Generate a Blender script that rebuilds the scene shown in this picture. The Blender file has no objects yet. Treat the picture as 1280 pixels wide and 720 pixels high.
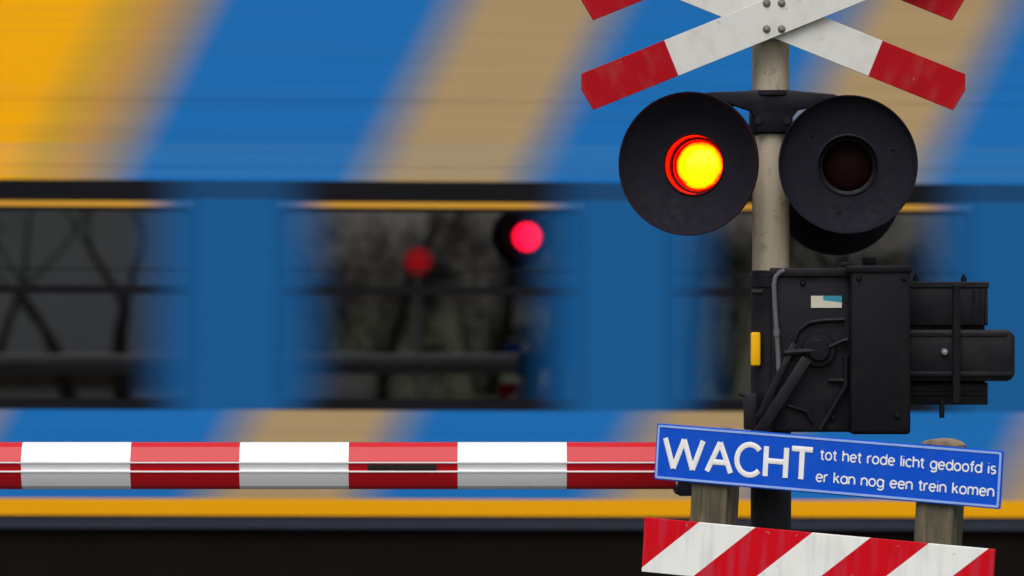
import bpy, bmesh, math, random
from mathutils import Vector, Matrix, Euler

R = math.radians
sc = bpy.context.scene
col = sc.collection
rng = random.Random(7)

CAMZ = 1.9
LENS = 135.0


def at(px, py, d):
    """point of the place seen at that spot of a 1280-wide view, d metres off"""
    k = d / 4800.0
    return Vector(((px - 640) * k, d, CAMZ + (360 - py) * k))


# ------------------------------------------------------------------ objects
def tag(o, label=None, cat=None, group=None, kind=None):
    if label: o['label'] = label
    if cat: o['category'] = cat
    if group: o['group'] = group
    if kind: o['kind'] = kind
    return o


def empty(name, loc, rot=(0, 0, 0)):
    o = bpy.data.objects.new(name, None)
    col.objects.link(o)
    o.location = loc
    o.rotation_euler = rot
    o.empty_display_size = 0.2
    return o


class MB:
    """collects shapes into one mesh"""

    def __init__(self):
        self.bm = bmesh.new()

    def _merge(self, verts, faces, M=None):
        vs = [self.bm.verts.new(M @ Vector(v) if M else Vector(v)) for v in verts]
        for f in faces:
            try:
                self.bm.faces.new([vs[i] for i in f])
            except ValueError:
                pass
        return self

    def box(self, x0, x1, y0, y1, z0, z1, bevel=0.0, seg=2, M=None):
        b = bmesh.new()
        bmesh.ops.create_cube(b, size=1.0)
        for v in b.verts:
            v.co = Vector((x0 + (v.co.x + .5) * (x1 - x0), y0 + (v.co.y + .5) * (y1 - y0), z0 + (v.co.z + .5) * (z1 - z0)))
        if bevel > 0:
            bmesh.ops.bevel(b, geom=list(b.edges), offset=bevel, segments=seg, profile=0.5, affect='EDGES')
        self._take(b, M)
        return self

    def _take(self, b, M=None):
        b.verts.index_update()
        self._merge([v.co.copy() for v in b.verts], [[v.index for v in f.verts] for f in b.faces], M)
        b.free()

    def prism(self, pts, y0, y1, bevel=0.0, seg=2, M=None):
        """polygon in x,z pulled from y0 to y1"""
        b = bmesh.new()
        v = [b.verts.new((p[0], y0, p[1])) for p in pts]
        f = b.faces.new(v)
        r = bmesh.ops.extrude_face_region(b, geom=[f])
        for e in r['geom']:
            if isinstance(e, bmesh.types.BMVert):
                e.co.y = y1
        bmesh.ops.recalc_face_normals(b, faces=list(b.faces))
        if bevel > 0:
            bmesh.ops.bevel(b, geom=list(b.edges), offset=bevel, segments=seg, profile=0.5, affect='EDGES')
        self._take(b, M)
        return self

    def lathe(self, prof, n=48, M=None, close=False):
        """profile of (radius, y) turned about the y axis"""
        vs, fs, rows = [], [], []
        for (r, y) in prof:
            if r < 1e-6:
                rows.append([len(vs)]); vs.append((0, y, 0))
            else:
                rows.append(list(range(len(vs), len(vs) + n)))
                for k in range(n):
                    a = 2 * math.pi * k / n
                    vs.append((r * math.cos(a), y, r * math.sin(a)))
        seq = list(zip(rows, rows[1:])) + ([(rows[-1], rows[0])] if close else [])
        for A, B in seq:
            for k in range(n):
                k2 = (k + 1) % n
                if len(A) == 1 and len(B) == 1: continue
                if len(A) == 1: fs.append((A[0], B[k2], B[k]))
                elif len(B) == 1: fs.append((A[k], A[k2], B[0]))
                else: fs.append((A[k], A[k2], B[k2], B[k]))
        self._merge(vs, fs, M)
        return self

    def tube(self, path, rad, n=10, caps=True):
        P = [Vector(p) for p in path]
        rads = rad if isinstance(rad, (list, tuple)) else [rad] * len(P)
        up = Vector((0, 0, 1)) if abs((P[1] - P[0]).normalized().z) < .9 else Vector((0, 1, 0))
        vs, fs = [], []
        prev = None
        for i, p in enumerate(P):
            t = (P[min(i + 1, len(P) - 1)] - P[max(i - 1, 0)]).normalized()
            if prev is None:
                a = t.cross(up).normalized()
            else:
                a = (prev - t * prev.dot(t)).normalized()
            prev = a
            b = t.cross(a)
            for k in range(n):
                q = 2 * math.pi * k / n
                vs.append(p + (a * math.cos(q) + b * math.sin(q)) * rads[i])
        for i in range(len(P) - 1):
            for k in range(n):
                k2 = (k + 1) % n
                fs.append((i * n + k, i * n + k2, (i + 1) * n + k2, (i + 1) * n + k))
        if caps:
            fs.append(tuple(range(n))[::-1])
            fs.append(tuple(range((len(P) - 1) * n, len(P) * n)))
        self._merge(vs, fs)
        return self

    def cyl(self, p0, p1, r, n=24, bevel=0.0):
        p0, p1 = Vector(p0), Vector(p1)
        d = (p1 - p0)
        if bevel > 0:
            u = d.normalized()
            return self.tube([p0, p0 + u * bevel, p1 - u * bevel, p1], [r - bevel, r, r, r - bevel], n)
        return self.tube([p0, p1], r, n)

    def quads(self, verts, faces):
        return self._merge(verts, faces)

    def build(self, name, mat, parent=None, loc=(0, 0, 0), rot=(0, 0, 0), smooth=35, fix=True):
        if fix:
            bmesh.ops.recalc_face_normals(self.bm, faces=list(self.bm.faces))
        me = bpy.data.meshes.new(name)
        self.bm.to_mesh(me)
        self.bm.free()
        for p in me.polygons: p.use_smooth = True
        me.set_sharp_from_angle(angle=R(smooth))
        me.materials.append(mat)
        o = bpy.data.objects.new(name, me)
        col.objects.link(o)
        o.parent = parent
        o.location = loc
        o.rotation_euler = rot
        return o


# ---------------------------------------------------------------- materials
def srgb(r, g, b):
    f = lambda c: c / 12.92 if c <= 0.04045 else ((c + 0.055) / 1.055) ** 2.4
    return (f(r / 255), f(g / 255), f(b / 255), 1)


class NT:
    def __init__(self, name):
        self.m = bpy.data.materials.new(name)
        self.m.use_nodes = True
        self.t = self.m.node_tree
        self.b = self.t.nodes['Principled BSDF']
        self.out = self.t.nodes['Material Output']

    def n(self, kind, **kw):
        x = self.t.nodes.new(kind)
        for k, v in kw.items():
            if k in x.inputs.keys():
                x.inputs[k].default_value = v
            else:
                setattr(x, k, v)
        return x

    def l(self, a, b):
        self.t.links.new(a, b)

    def math(self, op, a, b=None, c=None, clamp=False):
        x = self.t.nodes.new('ShaderNodeMath'); x.operation = op; x.use_clamp = clamp
        for i, v in enumerate((a, b, c)):
            if v is None: continue
            if isinstance(v, (int, float)): x.inputs[i].default_value = v
            else: self.l(v, x.inputs[i])
        return x.outputs[0]

    def coord(self, which='Object'):
        return self.t.nodes.new('ShaderNodeTexCoord').outputs[which]

    def sep(self, v):
        s = self.t.nodes.new('ShaderNodeSeparateXYZ'); self.l(v, s.inputs[0]); return s.outputs

    def noise(self, scale, detail=4, vec=None, stretch=None, rough=.55):
        x = self.t.nodes.new('ShaderNodeTexNoise')
        x.inputs['Scale'].default_value = scale; x.inputs['Detail'].default_value = detail
        x.inputs['Roughness'].default_value = rough
        v = vec if vec is not None else self.coord()
        if stretch:
            mp = self.t.nodes.new('ShaderNodeMapping'); mp.inputs['Scale'].default_value = stretch
            self.l(v, mp.inputs[0]); v = mp.outputs[0]
        self.l(v, x.inputs['Vector'])
        return x.outputs['Fac']

    def ramp(self, fac, stops, interp='LINEAR'):
        x = self.t.nodes.new('ShaderNodeValToRGB'); x.color_ramp.interpolation = interp
        e = x.color_ramp.elements
        while len(e) < len(stops): e.new(0.5)
        for i, (p, c) in enumerate(stops):
            e[i].position = p
            e[i].color = c if isinstance(c, (tuple, list)) else (c, c, c, 1)
        self.l(fac, x.inputs[0])
        return x.outputs[0]

    def smooth(self, v, a, b):
        x = self.t.nodes.new('ShaderNodeMapRange'); x.interpolation_type = 'SMOOTHSTEP'
        x.inputs['From Min'].default_value = a; x.inputs['From Max'].default_value = b
        self.l(v, x.inputs['Value'])
        return x.outputs[0]

    def mix(self, fac, a, b, mode='MIX'):
        x = self.t.nodes.new('ShaderNodeMix'); x.data_type = 'RGBA'; x.blend_type = mode
        for i, v in ((0, fac), (6, a), (7, b)):
            if isinstance(v, (int, float)): x.inputs[i].default_value = v
            elif isinstance(v, (tuple, list)): x.inputs[i].default_value = v
            else: self.l(v, x.inputs[i])
        return x.outputs[2]

    def bump(self, h, strength=.2, dist=.01):
        x = self.t.nodes.new('ShaderNodeBump'); x.inputs['Strength'].default_value = strength
        x.inputs['Distance'].default_value = dist
        self.l(h, x.inputs['Height']); self.l(x.outputs[0], self.b.inputs['Normal'])


def paint(name, c, rough=.45, metal=0.0, grime=.25, scale=9, dirt=(0.03, 0.026, 0.02, 1), bump=.06, coat=0.0, spots=0.0, spec=.22):
    k = NT(name)
    n1 = k.noise(scale, 6)
    f = k.ramp(n1, [(.48, 0.0), (.78, 1.0)])
    c2 = k.mix(k.math('MULTIPLY', f, grime), c, dirt)
    n2 = k.noise(scale * .4, 2)
    c3 = k.mix(k.math('MULTIPLY', n2, .22), c2, (c[0] * .72, c[1] * .72, c[2] * .72, 1))
    if spots:
        s = k.ramp(k.noise(60, 3), [(.70, 0.0), (.74, 1.0)])
        c3 = k.mix(k.math('MULTIPLY', s, spots), c3, dirt)
    k.l(c3, k.b.inputs['Base Color'])
    k.l(k.ramp(k.noise(scale * 3, 3), [(.3, max(rough - .1, .05)), (.7, min(rough + .15, 1))]), k.b.inputs['Roughness'])
    k.b.inputs['Metallic'].default_value = metal
    k.b.inputs['Coat Weight'].default_value = coat
    k.b.inputs['Specular IOR Level'].default_value = spec
    if bump: k.bump(k.noise(scale * 8, 3), bump, .004)
    return k.m


M = {}
M['black'] = paint('black_paint', (.0055, .0055, .0085, 1), .5, grime=.25, dirt=(.02, .018, .017, 1), spec=.16)
M['black_worn'] = paint('worn_black_paint', (.0085, .0085, .0125, 1), .42, grime=.4, dirt=(.034, .027, .024, 1), spots=.5, spec=.2)
M['glow_tube'] = paint('tube_with_painted_red_glow', (.03, .003, .003, 1), .6, grime=.1, spec=.05)  # red glow of the lit lens on the tube wall, put into its colour
M['rubber'] = paint('black_rubber', (.011, .011, .012, 1), .7, grime=.25, dirt=(.05, .04, .03, 1))
M['plate'] = paint('matt_black_plate', (.0085, .0085, .0145, 1), .75, grime=.2, dirt=(.022, .019, .020, 1), scale=14, spec=.12)
M['pole'] = paint('cream_grey_pole_paint', srgb(176, 166, 146), .5, grime=.45, dirt=srgb(96, 84, 64), scale=16, spots=.35)
M['steel'] = paint('galvanised_steel', (.32, .33, .36, 1), .4, metal=.75, grime=.35, scale=25)
M['bolt'] = paint('dull_bolt_metal', (.25, .24, .19, 1), .45, metal=.6, grime=.4, scale=40)
M['cable'] = paint('grey_cable', (.11, .11, .13, 1), .5, grime=.4)
M['yellow_tag'] = paint('yellow_plastic', srgb(255, 190, 10), .4, grime=.1)

M['navy'] = paint('dark_navy_solebar_paint', srgb(42, 48, 62), .5, grime=.35, dirt=(.03, .026, .022, 1), scale=4)
M['under'] = paint('brown_black_underframe', (.009, .007, .006, 1), .9, grime=.4, dirt=(.014, .009, .007, 1), scale=3, spec=.02)
M['concrete'] = paint('concrete', (.3, .29, .27, 1), .85, grime=.5, scale=7, bump=.3)
M['lettering'] = paint('white_reflective_lettering', (.86, .86, .86, 1), .4, grime=.1, scale=30)
M['sign_edge'] = paint('pale_sign_edging', srgb(150, 178, 235), .4, grime=.25, scale=20)
M['yellow_line'] = None


def m_blade():
    k = NT('white_and_red_cross_blade')
    s = k.sep(k.coord())
    ax = k.math('ABSOLUTE', s[0])
    red = k.math('GREATER_THAN', ax, 0.341)
    grime = k.ramp(k.noise(11, 6), [(.5, 0.0), (.8, 1.0)])
    wh = k.mix(k.math('MULTIPLY', grime, .4), (.64, .63, .60, 1), (.40, .38, .34, 1))
    rd = k.mix(k.math('MULTIPLY', grime, .35), (.38, .002, .008, 1), (.24, .003, .008, 1))
    c = k.mix(red, wh, rd)
    c = k.mix(k.ramp(k.noise(6, 5, stretch=(3, 1, 1.2)), [(.5, 0.0), (.85, .18)]), c, (.24, .21, .17, 1))
    sp = k.ramp(k.noise(34, 3), [(.715, 0.0), (.73, 1.0)])
    c = k.mix(k.math('MULTIPLY', sp, .5), c, (.25, .22, .18, 1))
    k.l(c, k.b.inputs['Base Color']); k.b.inputs['Roughness'].default_value = .5; k.b.inputs['Specular IOR Level'].default_value = .12
    k.bump(k.noise(80, 2), .05, .003)
    return k.m


def m_boom():
    k = NT('red_and_white_boom_foil')
    s = k.sep(k.coord())
    # bands 0.34 m long, the first edge at the local origin
    u = k.math('DIVIDE', s[0], 0.6775)
    fr = k.math('FRACT', k.math('ADD', u, 100.0))
    red = k.math('LESS_THAN', fr, .5)
    z = s[2]
    r1 = k.math('COMPARE', z, .0125, .0024)
    r2 = k.math('COMPARE', z, -.0155, .0024)
    bare = k.math('ADD', r1, r2, clamp=True)
    red = k.math('MULTIPLY', red, k.math('SUBTRACT', 1.0, bare))
    g = k.ramp(k.noise(6, 6, stretch=(1, 6, 6)), [(.5, 0.0), (.85, 1.0)])
    wh = k.mix(k.math('MULTIPLY', g, .25), (.84, .84, .86, 1), (.5, .49, .47, 1))
    rd = k.mix(k.math('MULTIPLY', g, .3), (.52, .005, .014, 1), (.33, .005, .012, 1))
    back = k.math('GREATER_THAN', s[1], .004)
    k.l(k.mix(back, k.mix(red, wh, rd), (.20, .20, .20, 1)), k.b.inputs['Base Color'])
    k.b.inputs['Roughness'].default_value = .4; k.b.inputs['Specular IOR Level'].default_value = .3
    return k.m


def m_stripes():
    k = NT('red_and_white_slanting_stripes')
    s = k.sep(k.coord())
    u = k.math('DIVIDE', k.math('SUBTRACT', s[0], k.math('MULTIPLY', s[2], 1.16)), 0.3665)
    fr = k.math('FRACT', k.math('ADD', u, 50.012))
    red = k.math('LESS_THAN', fr, .5)
    g = k.ramp(k.noise(9, 6), [(.5, 0.0), (.82, 1.0)])
    wh = k.mix(k.math('MULTIPLY', g, .3), (.82, .82, .79, 1), (.5, .48, .43, 1))
    rd = k.mix(k.math('MULTIPLY', g, .25), (.60, .002, .010, 1), (.36, .003, .01, 1))
    c = k.mix(red, wh, rd)
    c = k.mix(k.ramp(k.noise(5, 5, stretch=(5, 1, .5)), [(.5, 0.0), (.85, .14)]), c, (.22, .19, .15, 1))
    sp = k.ramp(k.noise(40, 2), [(.72, 0.0), (.74, 1.0)])
    c = k.mix(k.math('MULTIPLY', sp, .4), c, (.3, .25, .22, 1))
    c = k.mix(k.ramp(k.noise(5, 5, stretch=(5, 1, .5)), [(.5, 0.0), (.85, .2)]), c, (.05, .10, .30, 1))
    k.l(c, k.b.inputs['Base Color']); k.b.inputs['Roughness'].default_value = .45; k.b.inputs['Specular IOR Level'].default_value = .12
    return k.m


def m_signblue():
    k = NT('bright_blue_sign_face')
    g = k.ramp(k.noise(13, 6), [(.45, 0.0), (.85, 1.0)])
    c = k.mix(k.math('MULTIPLY', g, .35), (.004, .078, .58, 1), (.03, .12, .48, 1))
    c = k.mix(k.ramp(k.noise(5, 5, stretch=(5, 1, .5)), [(.5, 0.0), (.85, .2)]), c, (.05, .10, .30, 1))
    k.l(c, k.b.inputs['Base Color']); k.b.inputs['Roughness'].default_value = .45; k.b.inputs['Specular IOR Level'].default_value = .1
    return k.m


BLUE = (.011, .160, .49, 1)
BAND = (.009, .106, .305, 1)
BAND2 = (.010, .062, .17, 1)
YEL = (.96, .43, .001, 1)


def m_livery():
    """blue paint with yellow and faded sand-coloured slanting bands"""
    k = NT('blue_yellow_and_sand_livery')
    s = k.sep(k.coord())
    u = k.math('SUBTRACT', s[0], k.math('MULTIPLY', k.math('SUBTRACT', s[2], 1.9), .51))
    u = k.math('ADD', k.math('MULTIPLY', u, 240.0), 823.6)
    P = lambda v: (v + 700.0) / 3000.0
    f = k.math('DIVIDE', k.math('ADD', u, 700.0), 3000.0)
    tan = (.435, .30, .150, 1)
    mid = (.17, .21, .30, 1)
    tan1 = (.55, .29, .07, 1)
    c = k.ramp(f, [
        (P(-640), BLUE), (P(-480), YEL), (P(104), YEL), (P(150), (.64, .36, .025, 1)), (P(195), tan1), (P(245), (.27, .23, .19, 1)), (P(293), BLUE),
        (P(530), BLUE), (P(566), mid), (P(610), tan), (P(730), tan), (P(768), mid), (P(806), BLUE),
        (P(1030), BLUE), (P(1068), mid), (P(1114), tan), (P(1225), tan), (P(1262), mid), (P(1300), BLUE),
        (P(1520), BLUE), (P(1600), tan), (P(1720), tan), (P(1800), BLUE)])
    # rain-washed streaks along the car
    g = k.noise(5, 5, stretch=(.05, 1, 5.5), rough=.6)
    c = k.mix(k.ramp(g, [(.45, 0.0), (.85, .22)]), c, (.02, .05, .08, 1))
    g2 = k.noise(9, 4, stretch=(.03, 1, 6), rough=.6)
    c = k.mix(k.ramp(g2, [(.58, 0.0), (.85, .07)]), c, (.3, .36, .4, 1))
    # paler wiped strip above the windows
    wp = k.math('MULTIPLY', k.math('COMPARE', s[2], 2.56, .085), k.ramp(k.noise(7, 3, stretch=(.03, 1, 5)), [(.35, .03), (.7, .16)]))
    c = k.mix(wp, c, (.16, .36, .50, 1))
    # darker blue band at window height
    wb = k.math('COMPARE', s[2], 1.857, .5952)
    c = k.mix(wb, c, BAND)
    c = k.mix(k.math('COMPARE', s[2], 2.405, .047), c, BAND2)
    # yellow sill stripe
    st = k.math('COMPARE', s[2], .7555, .0435)
    c = k.mix(st, c, (.80, .36, .002, 1))
    k.l(c, k.b.inputs['Base Color'])
    k.b.inputs['Roughness'].default_value = .6
    k.b.inputs['Specular IOR Level'].default_value = .08
    return k.m


def edge_fade(k, a, b):
    s = k.sep(k.coord())
    return k.smooth(k.math('ABSOLUTE', s[0]), a, b)


def m_frame():
    k = NT('black_window_surround_with_graded_blue_ends')
    f = edge_fade(k, .50, .88)
    end = k.mix(k.math('GREATER_THAN', k.sep(k.coord())[2], 2.358), BAND, BAND2)
    k.l(k.mix(f, (.008, .008, .010, 1), end), k.b.inputs['Base Color'])
    k.b.inputs['Roughness'].default_value = .6; k.b.inputs['Specular IOR Level'].default_value = .06
    return k.m


def m_yline():
    k = NT('yellow_pinstripe_with_graded_ends')
    f = edge_fade(k, .44, .76)
    k.l(k.mix(f, (.62, .30, .01, 1), BAND), k.b.inputs['Base Color'])
    k.b.inputs['Roughness'].default_value = .5
    return k.m


def m_glass():
    """tinted train glass with a graded blue film at both ends"""
    k = NT('tinted_glass_with_graded_blue_film')
    f = edge_fade(k, .42, .84)
    tr = k.n('ShaderNodeBsdfTransparent'); tr.inputs[0].default_value = (.22, .22, .21, 1)
    gl = k.n('ShaderNodeBsdfGlossy'); gl.inputs['Roughness'].default_value = .012
    gl.inputs['Color'].default_value = (1, 1, 1, 1)
    fr = k.n('ShaderNodeFresnel'); fr.inputs['IOR'].default_value = 2.8
    g = k.n('ShaderNodeMixShader')
    k.l(fr.outputs[0], g.inputs[0]); k.l(tr.outputs[0], g.inputs[1]); k.l(gl.outputs[0], g.inputs[2])
    k.b.inputs['Base Color'].default_value = BAND
    k.b.inputs['Roughness'].default_value = .6; k.b.inputs['Specular IOR Level'].default_value = .05
    mx = k.n('ShaderNodeMixShader')
    k.l(f, mx.inputs[0]); k.l(g.outputs[0], mx.inputs[1]); k.l(k.b.outputs[0], mx.inputs[2])
    k.l(mx.outputs[0], k.out.inputs[0])
    return k.m


def m_lamp(name, core, rim, r0, r1, cell=True):
    k = NT(name)
    s = k.sep(k.coord())
    r = k.math('SQRT', k.math('ADD', k.math('MULTIPLY', s[0], s[0]), k.math('MULTIPLY', s[2], s[2])))
    r = k.math('ADD', r, k.math('MULTIPLY', k.math('SUBTRACT', k.noise(30, 2), .5), .022))
    f = k.smooth(r, r0, r1)
    c = k.mix(f, core, rim)
    if cell:
        v = k.n('ShaderNodeTexVoronoi'); v.inputs['Scale'].default_value = 55
        k.l(k.coord(), v.inputs['Vector'])
        c = k.mix(k.ramp(v.outputs['Distance'], [(.2, 0.0), (.7, .35)]), c, (core[0] * .7, core[1] * .6, core[2] * .5, 1))
    k.b.inputs['Base Color'].default_value = (.1, .002, .002, 1)
    k.l(c, k.b.inputs['Emission Color'])
    k.b.inputs['Emission Strength'].default_value = 1.0
    k.b.inputs['Roughness'].default_value = .2
    return k.m


def m_darklens():
    k = NT('unlit_dark_red_lens')
    v = k.n('ShaderNodeTexVoronoi'); v.inputs['Scale'].default_value = 60
    k.l(k.coord(), v.inputs['Vector'])
    k.b.inputs['Base Color'].default_value = (.009, .001, .001, 1)
    k.b.inputs['Roughness'].default_value = .6; k.b.inputs['Specular IOR Level'].default_value = .06
    k.bump(v.outputs['Distance'], .15, .003)
    return k.m


def m_post():
    k = NT('weathered_mossy_timber')
    g = k.noise(4, 6, stretch=(9, 9, 1))
    c = k.ramp(g, [(.3, (.035, .028, .018, 1)), (.55, (.105, .088, .054, 1)), (.75, (.17, .14, .09, 1))])
    moss = k.ramp(k.noise(17, 5), [(.5, 0.0), (.68, 1.0)])
    c = k.mix(k.math('MULTIPLY', moss, .55), c, (.06, .062, .02, 1))
    cr = k.ramp(k.noise(3, 5, stretch=(22, 22, 1)), [(.36, 1.0), (.42, 0.0)])
    c = k.mix(k.math('MULTIPLY', cr, .7), c, (.02, .017, .012, 1))
    k.l(c, k.b.inputs['Base Color']); k.b.inputs['Roughness'].default_value = .9
    k.bump(k.noise(6, 6, stretch=(14, 14, 1)), .6, .012)
    return k.m


def m_pole():
    k = NT('weathered_cream_grey_pole')
    c = k.mix(k.ramp(k.noise(10, 6, stretch=(1, 1, .12)), [(.4, 0.0), (.72, .75)]), srgb(180, 168, 148), srgb(120, 106, 84))
    c = k.mix(k.ramp(k.noise(26, 5), [(.55, 0.0), (.75, .5)]), c, srgb(86, 76, 58))
    c = k.mix(k.ramp(k.noise(70, 3), [(.68, 0.0), (.72, .6)]), c, srgb(60, 48, 34))
    k.l(c, k.b.inputs['Base Color']); k.b.inputs['Roughness'].default_value = .6; k.b.inputs['Specular IOR Level'].default_value = .2
    k.bump(k.noise(60, 3), .12, .003)
    return k.m


def m_cut():
    k = NT('pale_worn_timber_end')
    c = k.ramp(k.noise(22, 5), [(.3, (.13, .10, .06, 1)), (.7, (.34, .24, .15, 1))])
    k.l(c, k.b.inputs['Base Color']); k.b.inputs['Roughness'].default_value = .9
    return k.m


def m_sticker():
    k = NT('white_and_teal_sticker')
    s = k.sep(k.coord())
    t = k.math('MULTIPLY', k.math('GREATER_THAN', s[0], -.01), k.math('GREATER_THAN', k.math('ADD', s[2], k.math('MULTIPLY', s[0], .12)), .003))
    c = k.mix(t, (.55, .50, .42, 1), (.02, .22, .32, 1))
    k.l(c, k.b.inputs['Base Color']); k.b.inputs['Roughness'].default_value = .5
    return k.m


def m_two(name, a, b, scale, rough=.95, lo=.35, hi=.65, stretch=None, bump=.3):
    k = NT(name)
    k.l(k.ramp(k.noise(scale, 7, stretch=stretch), [(lo, a), (hi, b)]), k.b.inputs['Base Color'])
    k.b.inputs['Roughness'].default_value = rough
    if bump: k.bump(k.noise(scale * 6, 4, stretch=stretch), bump, .02)
    return k.m


def m_brick():
    k = NT('whitewashed_brick_wall')
    b = k.n('ShaderNodeTexBrick'); b.inputs['Scale'].default_value = 4
    b.inputs['Color1'].default_value = (.80, .79, .78, 1); b.inputs['Color2'].default_value = (.72, .71, .70, 1)
    b.inputs['Mortar'].default_value = (.62, .61, .6, 1)
    mp = k.n('ShaderNodeMapping'); mp.inputs['Rotation'].default_value = (R(90), 0, 0)
    k.l(k.coord(), mp.inputs[0]); k.l(mp.outputs[0], b.inputs['Vector'])
    k.l(b.outputs[0], k.b.inputs['Base Color']); k.b.inputs['Roughness'].default_value = .9
    return k.m


M.update(blade=m_blade(), boom=m_boom(), stripes=m_stripes(), signblue=m_signblue(), livery=m_livery(), frame=m_frame(),
         yline=m_yline(), glass=m_glass(), darklens=m_darklens(), post=m_post(), cut=m_cut(), pole=m_pole(), sticker=m_sticker(), brick=m_brick())
M['lens_hot'] = m_lamp('lit_signal_lens', (80.0, .98, .0, 1), (26, .01, .0, 1), .060, .077, False)
M['lens_rear'] = m_lamp('lit_red_lens', (12, .03, .34, 1), (11, .03, .30, 1), .06, .11, False)
M['lens_far'] = m_lamp('dim_red_lens', (.8, .012, .02, 1), (.65, .012, .02, 1), .05, .13, False)
M['grass'] = m_two('rough_grass', (.035, .06, .018, 1), (.09, .10, .04, 1), 3)
M['asphalt'] = m_two('asphalt', (.04, .04, .042, 1), (.065, .064, .062, 1), 8)
M['ballast'] = m_two('ballast_stone', (.06, .05, .045, 1), (.2, .18, .16, 1), 18)
M['white_mark'] = paint('white_road_paint', (.7, .7, .68, 1), .7, grime=.4)
M['rust'] = m_two('rusty_rail_side', (.08, .035, .02, 1), (.16, .09, .06, 1), 9)
M['bark'] = m_two('bark', (.022, .018, .014, 1), (.06, .05, .04, 1), 9, stretch=(4, 4, 1))
M['twig'] = m_two('brown_winter_leaves', (.07, .055, .04, 1), (.22, .17, .11, 1), 2, bump=0)
M['ivy'] = m_two('olive_leaves', (.02, .028, .012, 1), (.075, .08, .03, 1), 2, bump=0)
M['dark_leaf'] = m_two('dark_evergreen_leaves', (.012, .010, .008, 1), (.04, .03, .022, 1), 2, bump=0)
M['roof'] = m_two('dark_roof_tiles', (.04, .03, .028, 1), (.09, .06, .05, 1), 6)
M['brownwall'] = m_two('brown_brick_plinth', (.16, .08, .055, 1), (.26, .15, .10, 1), 7)
M['housewin'] = paint('house_glass', (.02, .024, .03, 1), .1, grime=.1, bump=0)
M['white_trim'] = paint('white_house_trim', (.7, .7, .68, 1), .5)
M['door_green'] = paint('green_door_paint', (.03, .12, .04, 1), .5)
M['interior'] = paint('dim_interior_lining', (.045, .042, .04, 1), .8, grime=.2, scale=2, bump=0)
M['seat'] = paint('blue_seat_cloth', (.02, .04, .09, 1), .9, grime=.2, bump=.1)
M['carroof'] = paint('grey_car_roof', (.2, .2, .21, 1), .6, grime=.5)

# ============================================================== the setting
g = MB()
g.quads([(-400, -300, 0), (400, -300, 0), (400, 500, 0), (-400, 500, 0)], [(0, 1, 2, 3)])
tag(g.build('ground', M['grass']), kind='structure')
g = MB(); g.quads([(-6.2, -300, .006), (.35, -300, .006), (.35, 500, .006), (-6.2, 500, .006)], [(0, 1, 2, 3)])
tag(g.build('road', M['asphalt']), kind='structure')
g = MB()
for y in range(-60, 18, 4):
    g.quads([(-2.98, y, .012), (-2.86, y, .012), (-2.86, y + 2, .012), (-2.98, y + 2, .012)], [(0, 1, 2, 3)])
tag(g.build('road_marking', M['white_mark']), kind='structure')

TH, TR = .0293, R(.24)
T0 = Vector((0, 20.0, 0))
TROT = (0, TR, TH)
track = empty('railway_track', T0, TROT); tag(track, kind='structure')
g = MB(); g.prism([(0, -.05), (0, 0)], 0, 0) if False else None
vs = []
for x in (-60, 60):
    vs += [(x, -.9, -.2), (x, -.2, .06), (x, 3.0, .06), (x, 3.7, -.2)]
g.quads(vs, [(0, 1, 5, 4), (1, 2, 6, 5), (2, 3, 7, 6)])
g.build('ballast_bed', M['ballast'], track)
g = MB()
for i in range(100):
    x = -30 + i * .6
    g.box(x, x + .24, .15, 2.65, .0, .075)
g.build('sleeper_row', M['concrete'], track)
for yy in (.68, 2.12):
    g = MB()
    g.prism([(-.07, .078), (.07, .078), (.07, .09), (.012, .105), (.012, .185), (.036, .195), (.036, .22), (-.036, .22), (-.036, .195), (-.012, .185), (-.012, .105), (-.07, .09)],
            -60, 60, M=Matrix.Translation((0, yy, 0)) @ Matrix.Rotation(R(-90), 4, 'Z'))
    g.build('rail', M['rust'], track)

# ================================================================ the train
train = empty('passenger_train', T0, TROT)
tag(train, 'blue passenger train with yellow and sand slanting bands passing behind the lowered boom', 'train')
HALF = 20.2
PITCH, WC = 2.03, -.433
WHW = .81          # half width of a window opening
wx = [WC + PITCH * k for k in range(-9, 11)]
xs = [-HALF]
for c in wx: xs += [c - WHW + .03, c + WHW - .03]
xs += [HALF]
zs = [.712, 1.285, 2.43, 3.52]
vs, fs = [], []
roofarc = [(.0, 3.52), (.02, 3.61), (.09, 3.70), (.24, 3.78), (.55, 3.86), (1.0, 3.90), (1.4, 3.91)]
g = MB()
V = {}
for i, x in enumerate(xs):
    for j, z in enumerate(zs):
        V[i, j, 0] = len(vs); vs.append((x, 0, z))
        V[i, j, 1] = len(vs); vs.append((x, .07, z))
hole = lambda i, j: j == 1 and i % 2 == 1 and 0 <= i < len(xs) - 1
solid = lambda i, j: 0 <= i < len(xs) - 1 and 0 <= j < len(zs) - 1 and not hole(i, j)
for i in range(len(xs) - 1):
    for j in range(len(zs) - 1):
        if hole(i, j): continue
        a = [(i, j), (i + 1, j), (i + 1, j + 1), (i, j + 1)]
        fs.append([V[p[0], p[1], 0] for p in a])
        fs.append([V[p[0], p[1], 1] for p in a][::-1])
        for (di, dj, p, q) in ((-1, 0, a[0], a[3]), (1, 0, a[1], a[2]), (0, -1, a[0], a[1]), (0, 1, a[3], a[2])):
            if not solid(i + di, j + dj):
                fs.append([V[p[0], p[1], 0], V[q[0], q[1], 0], V[q[0], q[1], 1], V[p[0], p[1], 1]])
g.quads(vs, fs)
# drip rail and slim panel beads running the length of the car
for (z, h, d) in ((2.53, .006, .0025), (2.87, .004, .002), (3.50, .014, .012)):
    g.box(-HALF, HALF, -d, .001, z, z + h, .002, 1)
g.build('body_side', M['livery'], train)
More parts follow.
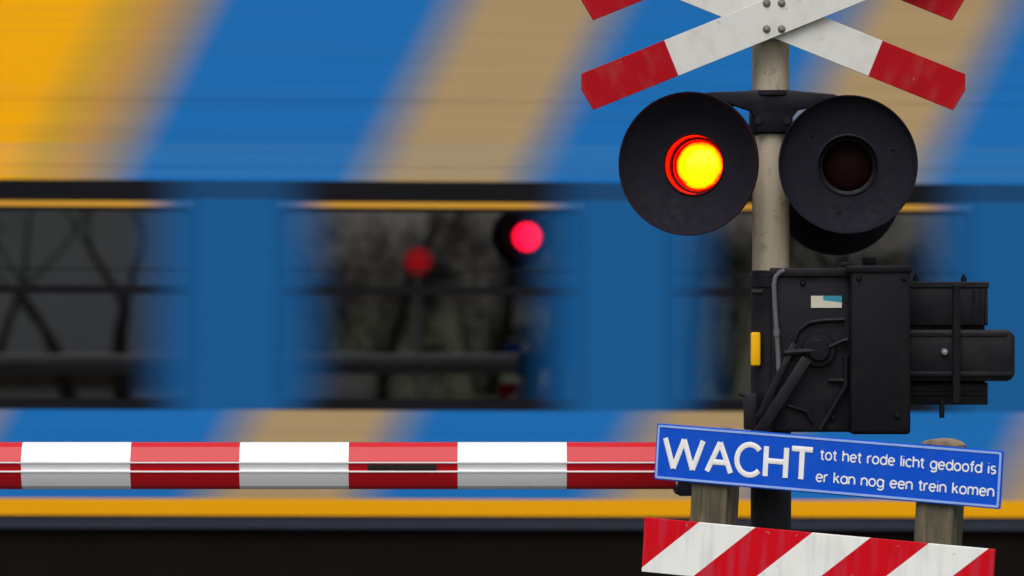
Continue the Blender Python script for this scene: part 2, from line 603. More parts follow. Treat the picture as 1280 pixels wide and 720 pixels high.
# roof, far side, floor
g = MB()
prof = roofarc + [(2.8 - y, z) for (y, z) in roofarc[::-1][1:]]
prof2 = [(y, z + .0) for y, z in prof]
vv, ff = [], []
for x in (-HALF, HALF):
    for (y, z) in prof2: vv.append((x, y, z))
n = len(prof2)
for k in range(n - 1): ff.append((k, k + 1, n + k + 1, n + k))
g.quads(vv, ff)
g.build('roof', M['carroof'], train)
g = MB(); g.box(-HALF, HALF, 2.73, 2.8, .712, 3.52); g.build('far_body_side', M['livery'], train)
g = MB()
g.box(-HALF, HALF, .08, 2.72, 1.0, 1.1); g.box(-HALF, HALF, 2.66, 2.72, 1.1, 2.9); g.box(-HALF, HALF, .08, 2.72, 2.85, 2.9)
g.box(-HALF, -HALF + .05, .0705, 2.7295, .712, 3.50); g.box(HALF - .05, HALF, .0705, 2.7295, .712, 3.50)
g.build('interior_lining', M['interior'], train)
g = MB(); g.box(-HALF, HALF, .012, .20, .640, .711, .004, 1); g.box(-HALF, HALF, 2.6, 2.78, .640, .711, .004, 1)
g.build('solebar', M['navy'], train)
# underframe
g = MB()
x = -HALF + .2
while x < HALF - 1:
    w = rng.choice((.9, 1.3, 1.7, 2.1))
    if not (7.0 < abs(x + w / 2) < 10.6):
        z0 = rng.choice((.27, .3, .33))
        g.box(x, min(x + w, HALF - .1), .10 + rng.random() * .03, 2.66, z0, .655, .015, 2)
        for q in range(2):
            g.box(x + .1 + q * w * .45, x + .1 + q * w * .45 + w * .35, .085, .14, z0 + .04, .60, .006, 1)
    x += w + .025
g.box(-HALF, HALF, .3, 2.5, .5, .99)
for (a, b) in ((-HALF, -10.7), (-6.9, 6.9), (10.7, HALF)): g.box(a, b, .055, .09, .24, .655, .004, 1)
g.build('underframe', M['under'], train)
for bx in (-8.8, 8.8):
    g = MB()
    g.box(bx - 1.6, bx + 1.6, .32, .46, .42, .62, .03); g.box(bx - 1.6, bx + 1.6, 2.34, 2.48, .42, .62, .03)
    g.box(bx - .25, bx + .25, .40, 2.40, .36, .6, .02)
    for ax in (-1.0, 1.0): g.box(bx + ax - .14, bx + ax + .14, .30, .48, .5, .76, .03)
    bo = g.build('bogie', M['under'], train)
    for ax in (-1.0, 1.0):
        g = MB()
        for yy in (.68, 2.12):
            g.lathe([(0, -.06), (.1, -.06), (.14, -.03), (.36, -.03), (.42, -.06), (.44, .05), (.47, .075), (.0, .075)], 40,
                    Matrix.Translation((bx + ax, yy, .67)) @ (Matrix.Rotation(math.pi, 4, 'Z') if yy > 1 else Matrix.Identity(4)))
        g.cyl((bx + ax, .68, .67), (bx + ax, 2.12, .67), .085)
        g.build('wheelset', M['rust'], bo)


def rrect(x0, x1, z0, z1, r, n=6):
    p = []
    for cx, cz, a0 in ((x1 - r, z1 - r, 0), (x0 + r, z1 - r, 90), (x0 + r, z0 + r, 180), (x1 - r, z0 + r, 270)):
        for k in range(n + 1):
            a = R(a0 + 90 * k / n)
            p.append((cx + r * math.cos(a), cz + r * math.sin(a)))
    return p


def ring(mb, outer, inner, y0, y1):
    n = len(outer)
    vs = [(p[0], y0, p[1]) for p in outer] + [(p[0], y0, p[1]) for p in inner] + [(p[0], y1, p[1]) for p in outer] + [(p[0], y1, p[1]) for p in inner]
    fs = []
    for k in range(n):
        q = (k + 1) % n
        fs += [(k, q, n + q, n + k), (2 * n + k, 3 * n + k, 3 * n + q, 2 * n + q), (k, 2 * n + k, 2 * n + q, q), (n + k, n + q, 3 * n + q, 3 * n + k)]
    mb.quads(vs, fs)


first = None
for c in wx:
    if first is None:
        g = MB()
        ring(g, rrect(-.84, .84, 1.262, 2.452, .05), rrect(-.775, .775, 1.318, 2.292, .04), -.0018, .05)
        fr = g.build('window', M['frame'], train, (c, 0, 0))
        g = MB(); g.prism(rrect(-.7745, .7745, 1.3185, 2.2915, .0395), .001, .007); pa = g.build('pane', M['glass'], fr)
        g = MB(); g.box(-.774, .774, -.001, .0008, 1.862, 1.905); g.box(-.774, .774, -.0007, .0008, 1.985, 1.992); tm = g.build('transom', M['frame'], fr)
        g = MB(); g.box(-.80, .80, -.0035, -.0016, 2.314, 2.344); yl = g.build('pinstripe', M['yline'], fr)
        first = [fr, pa, tm, yl]
    else:
        f2 = first[0].copy(); col.objects.link(f2); f2.parent = train; f2.location = (c, 0, 0)
        for q in first[1:]:
            q2 = q.copy(); col.objects.link(q2); q2.parent = f2
# seats behind the glass
sproto = None
for c in wx:
    for dx in (-.82, .30):
        for yy in (.45, 1.75):
            if sproto is None:
                g = MB()
                g.box(-.05, .42, 0, .92, 1.48, 1.58, .03); g.box(-.09, .04, .0, .45, 1.5, 2.12, .04); g.box(-.09, .04, .47, .92, 1.5, 2.12, .04)
                g.box(.1, .3, .1, .8, 1.1, 1.485)
                sproto = g.build('seat', M['seat'], train, (c + dx, yy, 0))
            else:
                q = sproto.copy(); col.objects.link(q); q.parent = train; q.location = (c + dx, yy, 0)

# ======================================================= the crossing signal
SX, SY = .809, 12.0
sig = empty('crossing_signal', (SX, SY, 0))
tag(sig, 'level crossing post carrying a lit lamp, an unlit lamp and red tipped white crosses', 'crossing signal')
Z = lambda py: CAMZ + (360 - py) * .0025
X = lambda px: (px - 640) * .0025 - SX      # local to the post
g = MB(); g.cyl((0, 0, 1.93), (0, 0, 3.2), .0585, 40, .004); g.build('pole', M['pole'], sig)
g = MB()
g.cyl((0, 0, 0.0), (0, 0, 1.955), .0635, 40, .004)
g.cyl((0, 0, 1.90), (0, 0, 1.945), .068, 40, .004)
g.box(-.16, .16, -.16, .16, 0, .03, .006)
for a in (-.115, .115):
    for b in (-.115, .115): g.cyl((a, b, .03), (a, b, .06), .016, 6)
g.build('pole_sleeve', M['black_worn'], sig)
g = MB(); g.box(X(937), X(949), -.075, -.045, Z(457), Z(415), .006, 3); g.build('reflector', M['yellow_tag'], sig)

# cross blades


def blade_poly(flip):
    h = [(.6175, .0595), (.6365, .0135), (.625, -.0588)]
    if flip: h = [(a, -b) for a, b in h][::-1]
    r = [(-a, -b) for a, b in h]
    return h + r


def blade(zc, ang, y, flip):
    g = MB(); g.prism(blade_poly(flip), -.0025, .0025, .0008, 1)
    # a folded stiffening lip on the back
    g.box(-.58, .58, .0026, .006, -.012, .012)
    return g.build('cross_blade', M['blade'], sig, (0, y, zc), (0, R(ang), 0))


zlow, zup = Z(24.5), Z(-87.5)
b1 = blade(zlow, -22, -.124, True)
b2 = blade(zlow, 22, -.106, False)
b3 = blade(zup, -22, -.088, True)
b4 = blade(zup, 22, -.072, False)
g = MB()
for px, py in ((955, 8), (973.5, 8), (955, 40), (973.5, 40)):
    Mx = Matrix.Translation((X(px), -.1265, Z(py)))
    g.lathe([(0, -.0085), (.005, -.008), (.0088, -.0045), (.0098, -.0), (.0128, -.0), (.013, .002)], 16, Mx)
g.build('bolt_set', M['bolt'], sig)
g = MB(); g.box(-.035, .035, -.066, -.055, 2.68, 3.1, .003, 1)
g.cyl((0, 0, zlow - .07), (0, 0, zlow - .03), .0625, 36, .002)
g.build('cross_clamp', M['steel'], sig)

# lamp bracket
g = MB()
pts = [(880, 117), (934, 115), (992, 115), (1040, 119), (1052, 124), (1022, 134), (996, 139), (988, 149), (986, 166), (944, 166), (942, 149), (936, 140), (912, 132), (884, 126)]
g.prism([(X(a), Z(b)) for a, b in pts][::-1], -.075, -.03, .004, 2)
g.cyl((0, 0, Z(168)), (0, 0, Z(119)), .069, 36, .004)
g.cyl((0, 0, Z(121)), (0, 0, Z(114)), .088, 36, .003)
for s in (-1, 1): g.tube([(s * .05, -.04, Z(128)), (s * .22, -.04, Z(128)), (s * .245, .02, Z(170)), (s * .245, .06, Z(205))], .016, 12)
for s in (-1, 1): g.cyl((s * .045, -.08, Z(152)), (s * .045, -.068, Z(152)), .012, 6)
g.build('lamp_bracket', M['black_worn'], sig)


def lamp(x, y, z, yaw, pitch, rad, ropen, depth, lensmat, housing=True, lensr=None, cone=.02, tube=None):
    """round black backing plate with a lens at the bottom of a short tube; faces -y before turning"""
    rot = (R(pitch), 0, R(yaw))
    g = MB()
    g.lathe([(ropen + .012, depth - .02), (ropen + .03, .05), (ropen + .032, .14), (ropen + .01, .20), (.05, .225), (0, .228)], 48)
    g.box(-.03, .03, .10, .17, .10, .16, .006)
    h = g.build('signal_lamp', M['black_worn'], sig, (x, y, z), rot)
    g = MB()
    g.lathe([(ropen + .003, .006), (ropen + .012, .006), (rad * .75, .006 - cone * .45), (rad - .018, .002 - cone), (rad - .010, -.004 - cone), (rad - .004, -.017 - cone), (rad, -.018 - cone),
             (rad + .001, -.008 - cone), (rad - .004, .012 - cone), (rad - .02, .024 - cone), (rad * .6, .016), (ropen + .03, .016), (ropen + .003, .012)], 72, close=True)
    for a in (20, 140, 260):
        ca, sa = math.cos(R(a)), math.sin(R(a))
        g.lathe([(0, -.009), (.005, -.008), (.007, -.003)], 12, Matrix.Translation(((ropen + .055) * ca, .004, (ropen + .055) * sa)))
    g.build('backing_plate', M['plate'], h)
    g = MB()
    g.lathe([(ropen + .0032, .004), (ropen, .003), (ropen - .003, .006), (ropen - .006, depth - .02), (ropen - .014, depth - .016), (ropen - .016, depth), (ropen + .008, depth + .004)], 60)
    g.build('lamp_tube', tube or M['black'], h)
    lr = lensr or (ropen - .014)
    g = MB()
    g.lathe([(0, depth - .012), (lr * .4, depth - .010), (lr * .75, depth - .004), (lr * .95, depth + .002), (lr, depth + .006)], 48)
    g.build('lens', lensmat, h)
    return h


lamp(X(864), -.14, Z(207.5), -17, -1.0, .221, .094, .074, M['lens_hot'], lensr=.074, cone=.05, tube=M['glow_tube'])
lamp(X(1055), -.14, Z(208), -4, -2.0, .2135, .0925, .07, M['darklens'])
lamp(X(866), .24, Z(212), 180, 0, .165, .128, .03, M['lens_rear'])
lamp(X(1056), .26, Z(236), 180, 0, .205, .10, .06, M['darklens'])

# ============================================================ the boom barrier
BX, BY = .94, 12.02
bar = empty('boom_barrier', (BX, BY, 0))
tag(bar, 'lowered red and white barrier boom with black drive box and counterweight on the crossing post', 'barrier')
X = lambda px: (px - 640) * .0025 - BX
g = MB()
g.box(X(962), X(1062), -.17, .12, Z(538), Z(336), .010, 3)
g.box(X(958), X(1058), -.185, -.165, Z(346), Z(335), .004, 2)
g.build('drive_box', M['black_worn'], bar)
g = MB()
g.box(X(1056), X(1130), -.225, .14, Z(540), Z(334), .012, 3)
g.box(X(1052), X(1131.5), -.232, .146, Z(341), Z(332), .005, 2)
for px, py in ((1122, 348), (1113, 517), (1066, 348)):
    g.lathe([(0, -.008), (.006, -.007), (.009, 0)], 12, Matrix.Translation((X(px), -.226, Z(py))))
g.build('drive_cover', M['black'], bar)
g = MB()
g.lathe([(0, -.03), (.03, -.028), (.036, -.02), (.05, -.018), (.055, 0)], 32, Matrix.Translation((X(1018), -.172, Z(437))))
# raised curved rib above the pivot
arcp = [(985, 448), (987, 428), (994, 412), (1006, 403), (1022, 400), (1050, 399)]
g.build('crank', M['black'], bar)
g = MB(); g.tube([(X(980), -.178, Z(505)), (X(1003), -.178, Z(512)), (X(1010), -.178, Z(525))], .006, 8); g.build('hose', M['black'], bar)
g = MB(); g.tube([(X(1018), -.19, Z(437)), (X(975), -.19, Z(440))], .012, 8); g.build('crank_handle', M['black'], bar)
g = MB(); g.tube([(X(a), -.176, Z(b)) for a, b in arcp], .008, 8); g.build('hose', M['black'], bar)
g = MB(); g.tube([(X(1022), -.19, Z(437)), (X(1048), -.185, Z(425)), (X(1054), -.185, Z(424))], .008, 8); g.build('hose', M['black'], bar)
for px, py in ((999, 354), (972, 486), (1036, 520)):
    g = MB(); g.lathe([(0, -.010), (.007, -.008), (.010, 0)], 12, Matrix.Translation((X(px), -.17, Z(py)))); g.build('bolt', M['black'], bar)
g = MB()
g.tube([(X(1052), -.18, Z(445)), (X(1052), -.18, Z(480)), (X(1020), -.18, Z(535))], .009, 8)
g.tube([(X(1030), -.178, Z(474)), (X(1052), -.178, Z(474))], .007, 8)
g.build('guide_rod', M['black'], bar)
g = MB()
g.box(-.0475, .0475, -.0015, .0015, -.0185, .0185)
g.build('sticker', M['sticker'], bar, (X(1028), -.1725, Z(377)))
g = MB()
pth = [(976, 338), (970, 341), (965, 346), (963, 356), (964, 380), (966, 410), (968, 440), (969, 462)]
g.tube([(X(a), -.185, Z(b)) for a, b in pth], .0075, 10)
g.lathe([(.0095, -.012), (.0105, 0), (.0095, .012)], 12, Matrix.Translation((X(966.5), -.185, Z(415))) @ Matrix.Rotation(R(90), 4, 'X'))
g.build('cable', M['cable'], bar)
# lever arms from the pivot down to the boom
for (a, b, w, y) in (((1003, 447), (938, 548), .017, -.205), ((988, 428), (944, 520), .010, -.196)):
    g = MB()
    p, q = Vector((X(a[0]), 0, Z(a[1]))), Vector((X(b[0]), 0, Z(b[1])))
    d = (q - p).normalized(); nn = Vector((-d.z, 0, d.x)) * w
    g.prism([((p + nn).x, (p + nn).z), ((q + nn).x, (q + nn).z), ((q - nn).x, (q - nn).z), ((p - nn).x, (p - nn).z)], y, y + .012, .003, 2)
    g.build('lever', M['black_worn'], bar)
g = MB()
g.tube([(X(938), -.10, Z(494)), (X(926), -.10, Z(493)), (X(922), -.10, Z(491))], .006, 8)
g.box(X(928), X(944), -.13, -.07, Z(536), Z(490), .006, 2)
g.build('latch', M['black_worn'], bar)
g = MB(); g.cyl((X(937), -.12, Z(365)), (X(950), -.12, Z(365)), .010, 12); g.build('peg', M['black_worn'], bar)
# hinge pieces on top of the box
g = MB()
g.cyl((X(1052), -.15, Z(334)), (X(1052), -.15, Z(322)), .010, 12); g.box(X(1045), X(1062), -.17, -.12, Z(334), Z(328), .003)
g.build('lifting_eye', M['black'], bar)
g = MB(); g.box(X(1080), X(1096), .0, .05, Z(333), Z(322), .003); g.build('lifting_eye', M['black'], bar)
# counterweights
g = MB()
g.box(X(1126), X(1235), -.02, .10, Z(407), Z(353), .004, 2)
g.box(X(1126), X(1236), -.026, .106, Z(360), Z(352), .003, 1)
for a in (1216, 1224, 1231): g.box(X(a), X(a + 2.5), -.026, -.018, Z(404), Z(362), .002, 1)
g.build('counterweight', M['black_worn'], bar)
g = MB(); g.box(X(1126), X(1233), .02, .095, Z(480), Z(405), .003, 1); g.box(X(1126), X(1235), -.02, .10, Z(506), Z(478), .004, 2); g.box(X(1126), X(1234), -.028, -.018, Z(494), Z(489), .002, 1)
g.build('counterweight', M['black_worn'], bar)
g = MB()
g.prism(rrect(X(1110), X(1266), Z(476), Z(412), .03, 8), -.075, .06, .006, 2)
g.box(X(1112), X(1262), -.085, -.07, Z(470), Z(464), .003, 2)
g.box(X(1112), X(1256), -.080, -.07, Z(420), Z(415), .002, 1)
g.build('balance_arm', M['black_worn'], bar)
g = MB()
g.box(X(1187), X(1197), -.10, -.086, Z(504), Z(355), .003, 1)
g.cyl((X(1176), -.05, Z(500)), (X(1176), -.05, Z(522)), .008, 10)
for a in (1147, 1207):
    g.cyl((X(a), .03, Z(353)), (X(a), .03, Z(346)), .009, 6); g.cyl((X(a), .03, Z(348)), (X(a), .03, Z(343)), .005, 8)
g.build('clamp_strap', M['black'], bar)
g = MB(); g.lathe([(0, -.014), (.008, -.012), (.012, -.006), (.013, .008)], 12, Matrix.Translation((X(1178), -.078, Z(440)))); g.build('bolt', M['steel'], bar)
# boom
half = [(-.0, .0735), (-.018, .0715), (-.032, .060), (-.050, .026), (-.056, .0175), (-.0605, .0155), (-.0605, .0105), (-.0575, .0085), (-.050, -.0115), (-.0585, -.0135),
        (-.0585, -.018), (-.055, -.0205), (-.051, -.032), (-.034, -.062), (-.020, -.0715), (0, -.0735)]
prof = half + [(-a, b) for a, b in half[::-1][1:-1]]
x0, x1 = -3.6 - BX, (868 - 640) * .0025 - BX
ox = (708 - 640) * .0025 - BX
n = len(prof)
vs = [(x0 - ox, a, b) for a, b in prof] + [(x1 - ox, a, b) for a, b in prof]
fs = [(k, (k + 1) % n, n + (k + 1) % n, n + k) for k in range(n)] + [tuple(range(n)), tuple(range(n, 2 * n))[::-1]]
g = MB(); g.quads(vs, fs)
boom = g.build('boom', M['boom'], bar, (ox, -.05, Z(581.5)), smooth=14)
g = MB()
g.box((461 - 708) * .0025, (546 - 708) * .0025, -.0595, -.05, -.0095, .0065)
g.build('dark_inlay', M['rubber'], boom)
g = MB()
g.box(X(846), X(905), -.125, .03, Z(618), Z(546), .006, 2)
g.box(X(842), X(858), -.118, .02, Z(616), Z(604), .004, 1)
g.box(X(895), X(975), -.17, -.12, Z(596), Z(540), .006, 2)
g.build('boom_clamp', M['black_worn'], bar)

# ================================================================ the fence
L = 1.10
h0 = 1.405
frot = Euler((0, R(3.38), R(-25)))
FR = frot.to_matrix()
PL = at(820, 564, 11.7)
fence = empty('crossing_fence', PL - FR @ Vector((0, 0, h0)), frot)
tag(fence, 'leaning fence with a blue WACHT warning board above a red and white striped board', 'fence')
HS = .0855
g = MB(); g.prism(rrect(0, L, h0 - HS, h0 + HS, .006, 3), -.004, .004, .001, 1)
sb = g.build('warning_board', M['signblue'], fence)
g = MB(); ring(g, rrect(.004, L - .004, h0 - HS + .004, h0 + HS - .004, .006, 3), rrect(.0105, L - .0105, h0 - HS + .0105, h0 + HS - .0105, .004, 3), -.0055, -.003)
g.build('border_line', M['sign_edge'], sb)


def arc(cx, cz, rx, rz, a0, a1, n=14):
    return [(cx + rx * math.cos(R(a0 + (a1 - a0) * k / n)), cz + rz * math.sin(R(a0 + (a1 - a0) * k / n))) for k in range(n + 1)]


BOWL = arc(.36, .5, .36, .5, 0, 360, 22)
GL = {  # letter: (advance, strokes); heights in units of the lower-case height, capitals likewise
    'o': (.72, [BOWL]), 'e': (.70, [[(.02, .52), (.70, .52)], arc(.36, .5, .35, .5, 0, 320, 20)]),
    'c': (.64, [arc(.36, .5, .35, .5, 45, 315, 18)]), 'd': (.72, [BOWL, [(.72, 0), (.72, 1.42)]]),
    'a': (.70, [BOWL, [(.72, 0), (.72, 1.0)]]), 'g': (.72, [BOWL, [(.72, 1.0), (.72, -.15)] , arc(.38, -.12, .34, .30, 0, -150, 10)]),
    'h': (.66, [[(0, 0), (0, 1.42)], [(0, .5)] + arc(.33, .62, .33, .38, 180, 0, 10) + [(.66, 0)]]),
    'n': (.66, [[(0, 0), (0, 1.0)], [(0, .5)] + arc(.33, .62, .33, .38, 180, 0, 10) + [(.66, 0)]]),
    'm': (1.08, [[(0, 0), (0, 1.0)], [(0, .5)] + arc(.27, .66, .27, .34, 180, 0, 10) + [(.54, 0)], [(.54, .5)] + arc(.81, .66, .27, .34, 180, 0, 10) + [(1.08, 0)]]),
    'r': (.36, [[(0, 0), (0, 1.0)], [(0, .5)] + arc(.34, .58, .34, .42, 180, 80, 7)]),
    't': (.36, [[(.16, 1.32), (.16, .22)] + arc(.36, .22, .2, .22, 180, 280, 6), [(-.06, 1.0), (.38, 1.0)]]),
    'f': (.34, [[(.16, 0), (.16, 1.12)] + arc(.37, 1.12, .21, .28, 180, 80, 6), [(-.06, 1.0), (.38, 1.0)]]),
    'l': (.06, [[(.02, 0), (.02, 1.42)]]), 'i': (.06, [[(.02, 0), (.02, 1.0)], [(.02, 1.34), (.02, 1.40)]]),
    'k': (.58, [[(0, 0), (0, 1.42)], [(.52, 1.0), (.02, .42)], [(.2, .62), (.58, 0)]]),
    's': (.54, [arc(.28, .74, .25, .25, 40, 270, 10) + arc(.28, .245, .27, .25, 90, -140, 10)]),
    'W': (1.38, [[(.0, 1), (.34, 0)], [(.34, 0), (.69, 1)], [(.69, 1), (1.04, 0)], [(1.04, 0), (1.38, 1)]]),
    'A': (.86, [[(0, 0), (.43, 1)], [(.43, 1), (.86, 0)], [(.14, .33), (.72, .33)]]),
    'C': (.86, [arc(.47, .5, .46, .51, 42, 318, 24)]), 'H': (.72, [[(0, 0), (0, 1)], [(.72, 0), (.72, 1)], [(0, .52), (.72, .52)]]),
    'T': (.74, [[(.37, 0), (.37, 1)], [(0, 1), (.74, 1)]]), ' ': (.34, []),
}


def text(body, x, zbase, high, width, parent, thick, gap):
    """lettering laid out of bent rods pressed flat on the board"""
    adv = sum(GL[c][0] + gap for c in body) - gap
    kx = width / adv
    g = MB()
    cx = 0.0
    for c in body:
        a, st = GL[c]
        for s_ in st:
            g.tube([((cx + p[0]) * kx, 0, p[1] * high) for p in s_], thick, 8)
        cx += a + gap
    for v in g.bm.verts: v.co = Vector((v.co.x + x, -.0052 + v.co.y * .12, v.co.z + zbase))
    return g.build('lettering', M['lettering'], parent)


top = h0 + HS
text('WACHT', .031, top - .775 * 2 * HS, .090, .478, sb, .0082, .19)
text('tot het rode licht gedoofd is', .535, top - .40 * 2 * HS, .0215, .545, sb, .0023, .24)
text('er kan nog een trein komen', .525, top - .79 * 2 * HS, .0215, .553, sb, .0023, .24)

hb, HB = 1.118, .083
g = MB(); g.box(-.024, L - .009, -.006, .006, hb - HB - .0, hb + HB, .0015, 1)
ob = g.build('striped_board', M['stripes'], fence)
for v in ob.data.vertices: v.co -= Vector((-.024, 0, hb + HB))
ob.location = (-.024, 0, hb + HB)
for (xa, xb, ht) in ((.118, .236, .079), (.835, .953, .096)):
    g = MB()
    zt = h0 + ht
    g.box(xa, xb, .008, .115, -.3, zt - .012, .006, 2)
    p = g.build('post', M['post'], fence)
    g = MB()
    cx = (xa + xb) / 2
    g.prism([(xa + .006, zt - .012)] + [(cx - .053 * math.cos(R(a)), zt - .012 + .02 * math.sin(R(a))) for a in range(15, 170, 15)] + [(xb - .006, zt - .012)], .010, .113, .003, 1)
    g.build('post_top', M['cut'], p)
# =============================== things along the lane behind the photographer
# (they show as reflections in the train windows)
sp2 = empty('cycle_signal', (.29, -3.0, 0))
tag(sp2, 'small red lamp on a thin grey post mirrored in the train glass', 'signal')
g = MB(); g.cyl((0, 0, 0), (0, 0, 2.5), .035, 20, .004); g.build('pole', M['steel'], sp2)
g = MB(); g.lathe([(.16, .10), (.165, .0), (.16, -.03), (.12, -.09), (0, -.10)], 32, Matrix.Translation((0, .12, 2.2))); lh = g.build('lamp_housing', M['black'], sp2)
g = MB(); g.lathe([(0, .09), (.1, .085), (.15, .07)], 32); g.build('lens', M['lens_far'], lh, (0, .12, 2.2))


def branch(g, p, d, r, length, depth, rr, tips):
    pts, rad = [p.copy()], [r]
    steps = 4
    q = p.copy(); dd = d.copy()
    for i in range(steps):
        dd = (dd + Vector((rr.uniform(-.18, .18), rr.uniform(-.18, .18), rr.uniform(-.04, .14)))).normalized()
        q = q + dd * length / steps
        pts.append(q.copy()); rad.append(r * (1 - .42 * (i + 1) / steps))
    g.tube(pts, rad, 7 if r > .04 else 4, caps=False)
    if depth == 0:
        tips.append(q); return
    for k in range(2 if depth > 3 else 3):
        a = rr.uniform(0, 2 * math.pi); sp = rr.uniform(.35, .75)
        side = Vector((math.cos(a), math.sin(a), 0))
        nd = (dd + side * sp + Vector((0, 0, .12))).normalized()
        i0 = steps if k < 2 else rr.randint(2, 3)
        branch(g, pts[i0], nd, rad[i0] * rr.uniform(.62, .8), length * rr.uniform(.66, .86), depth - 1, rr, tips)


def tree(x, y, r, h, seed, label):
    rr = random.Random(seed)
    root = empty('bare_tree', (x, y, 0)); tag(root, label, 'tree', 'bare trees along the lane')
    g = MB(); tips = []
    branch(g, Vector((0, 0, -.1)), Vector((rr.uniform(-.12, .12), rr.uniform(-.1, .1), 1)).normalized(), r, h, 5, rr, tips)
    g.build('trunk', M['bark'], root, fix=False)
    g = MB()
    for t in tips:
        for _ in range(3):
            c = t + Vector((rr.gauss(0, .25), rr.gauss(0, .25), rr.gauss(0, .25)))
            u = Vector((rr.uniform(-1, 1), rr.uniform(-1, 1), rr.uniform(-1, 1))).normalized() * .22
            w = u.cross(Vector((rr.uniform(-1, 1), rr.uniform(-1, 1), rr.uniform(-1, 1)))).normalized() * .012
            g.quads([c - u - w, c + u - w, c + u + w, c - u + w], [(0, 1, 2, 3)])
    g.build('crown', M['bark'], root, fix=False)


TL = 'bare forked tree mirrored in the train windows'
for i, (x, y, r, h) in enumerate(((-4.75, -24, .16, 1.35), (-3.75, -22, .18, 1.7), (-6.3, -27, .1, 2.0), (-1.6, -26, .14, 2.4), (.4, -24, .13, 2.2),
                                  (2.4, -27, .15, 2.5), (5.6, -25, .14, 2.4), (7.0, -24, .16, 2.6), (8.6, -26, .13, 2.2), (10.5, -25, .15, 2.4), (-9.5, -26, .14, 2.2))):
    tree(x, y, r, h, 31 + i, TL)


def shrub(x, y, w, h, seed, mat, nleaf, label, group):
    rr = random.Random(seed)
    root = empty('shrub', (x, y, 0)); tag(root, label, 'shrub', group)
    g = MB()
    for k in range(14):
        a = rr.uniform(0, 6.28); q = rr.uniform(.1, .5) * w
        p1 = Vector((q * math.cos(a), q * math.sin(a) * .6, h * rr.uniform(.6, 1.05)))
        g.tube([(p1.x * .15, p1.y * .15, 0), (p1.x * .5, p1.y * .5, p1.z * .5), p1], [.02, .014, .006], 4, False)
    g.build('stem', M['bark'], root, fix=False)
    g = MB()
    cl = [Vector((rr.uniform(-.5, .5) * w, rr.uniform(-.3, .3) * w, h * rr.uniform(.12, .95))) for _ in range(26)]
    for k in range(nleaf):
        c = rr.choice(cl) + Vector((rr.gauss(0, .2), rr.gauss(0, .2), rr.gauss(0, .22)))
        if c.z < .02: continue
        u = Vector((rr.uniform(-1, 1), rr.uniform(-1, 1), rr.uniform(-1, 1))).normalized() * rr.uniform(.04, .08)
        w2 = u.cross(Vector((rr.uniform(-1, 1), rr.uniform(-1, 1), rr.uniform(-1, 1)))).normalized() * .03
        g.quads([c - u, c + w2, c + u, c - w2], [(0, 1, 2, 3)])
    g.build('foliage', mat, root, fix=False)


for i, (x, y, w, h) in enumerate(((-1.4, -27.5, 2.2, 2.6), (.5, -28, 2.2, 3.2), (2.3, -28, 2.4, 3.6), (4.0, -27.6, 2.6, 3.8))):
    shrub(x, y, w, h, 90 + i, M['twig'] if i < 2 else M['dark_leaf'], 2600, ['brown winter shrub mirrored in the train windows', 'dark evergreen shrub mirrored in the train windows'][i > 1], ['brown shrubs behind the lane', 'dark shrubs behind the lane'][i > 1])
for i, (x, y, w, h) in enumerate(((6.6, -28, 2.6, 3.3), (8.8, -28, 2.6, 3.5), (11.0, -28, 2.6, 3.2))):
    shrub(x, y, w, h, 190 + i, M['ivy'], 2600, 'olive green shrub mirrored in the train windows', 'green shrubs behind the lane')

house = empty('brick_house', (-7.2, -36, 0)); tag(house, 'whitewashed brick house with brown plinth mirrored in the train windows', 'house')
g = MB()
hw = 4.6
g.box(-hw, hw, -8, 0, .342, 5.4); g.build('wall', M['brick'], house)
g = MB(); g.box(-hw - .02, hw + .02, -8.02, .03, 0, .34); g.build('plinth', M['brownwall'], house)
g = MB(); g.prism([(-hw - .4, 5.3), (hw + .4, 5.3), (hw + .2, 5.7), (0, 9.0), (-hw - .2, 5.7)], -8.4, .4); g.build('roof', M['roof'], house)
for wxx, wz in ((-3.6, 1.1), (-.9, 1.1), (-2.4, 3.6), (2.2, 3.6)):
    g = MB(); ring(g, [(wxx - .6, wz), (wxx + .6, wz), (wxx + .6, wz + 1.3), (wxx - .6, wz + 1.3)], [(wxx - .52, wz + .08), (wxx + .52, wz + .08), (wxx + .52, wz + 1.22), (wxx - .52, wz + 1.22)], -.02, .04)
    w_ = g.build('window', M['white_trim'], house)
    g = MB(); g.box(wxx - .52, wxx + .52, .005, .015, wz + .08, wz + 1.22); g.build('pane', M['housewin'], w_)
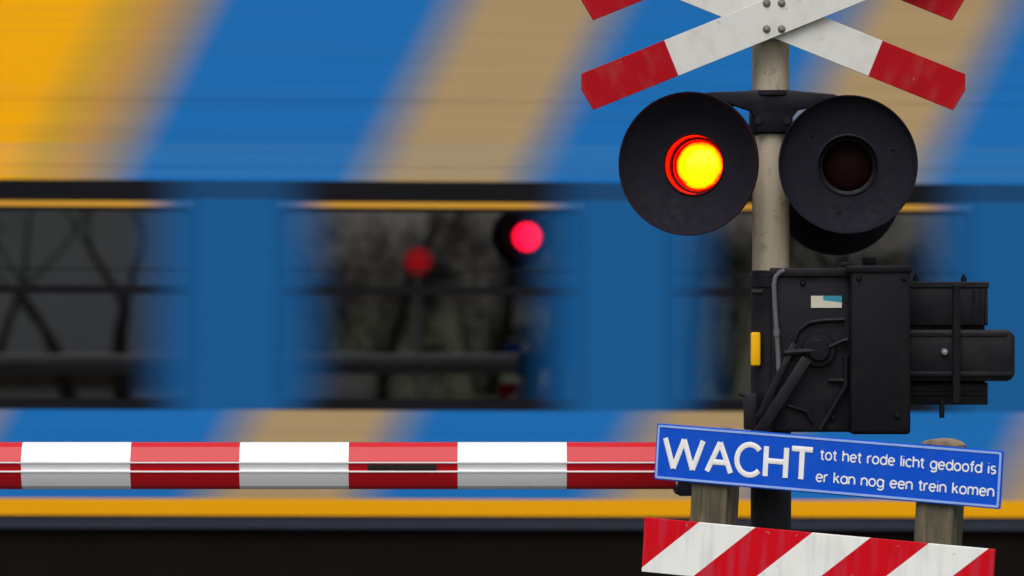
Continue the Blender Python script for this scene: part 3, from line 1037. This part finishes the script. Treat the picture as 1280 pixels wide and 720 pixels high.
g = MB(); g.box(-2.6, -1.6, .04, .08, .02, 2.1, .01); g.build('door', M['door_green'], house)

# ================================================================== lighting
SUN_EL, SUN_AZ = R(58), R(195)
w = bpy.data.worlds.new('World'); sc.world = w; w.use_nodes = True
nt = w.node_tree
bg = nt.nodes['Background']
sky = nt.nodes.new('ShaderNodeTexSky'); sky.sky_type = 'NISHITA'; sky.sun_disc = False
sky.sun_elevation = SUN_EL; sky.sun_rotation = SUN_AZ
sky.air_density = 1.0; sky.dust_density = 4.0; sky.ozone_density = 1.0
hs = nt.nodes.new('ShaderNodeHueSaturation'); hs.inputs['Saturation'].default_value = .35
nt.links.new(sky.outputs[0], hs.inputs['Color']); nt.links.new(hs.outputs[0], bg.inputs[0])
bg.inputs[1].default_value = .14
sun = bpy.data.lights.new('sun', 'SUN'); sun.energy = 1.5; sun.angle = R(35); sun.color = (1, .97, .93)
so = bpy.data.objects.new('sun', sun); col.objects.link(so)
# the light comes from behind the photographer and high up
d = Vector((math.sin(SUN_AZ) * math.cos(SUN_EL), math.cos(SUN_AZ) * math.cos(SUN_EL), math.sin(SUN_EL)))
so.rotation_euler = d.to_track_quat('Z', 'Y').to_euler()
so.location = (0, -20, 30)

# ==================================================================== camera
cam = bpy.data.cameras.new('camera'); cam.lens = LENS; cam.sensor_width = 36; cam.sensor_fit = 'HORIZONTAL'
cam.clip_start = .1; cam.clip_end = 2000
co = bpy.data.objects.new('camera', cam); col.objects.link(co)
co.location = (0, 0, CAMZ); co.rotation_euler = (R(90), 0, 0)
cam.dof.use_dof = True; cam.dof.focus_distance = 11.85; cam.dof.aperture_fstop = 2.8; cam.dof.aperture_blades = 0
sc.camera = co

sc.render.engine = 'CYCLES'
sc.cycles.max_bounces = 8
sc.cycles.transparent_max_bounces = 12
sc.cycles.use_denoising = True
sc.render.filter_size = 1.8
vs_ = sc.view_settings
vs_.view_transform = 'Standard'; vs_.look = 'None'; vs_.exposure = .06; vs_.gamma = 1; vs_.use_curve_mapping = False
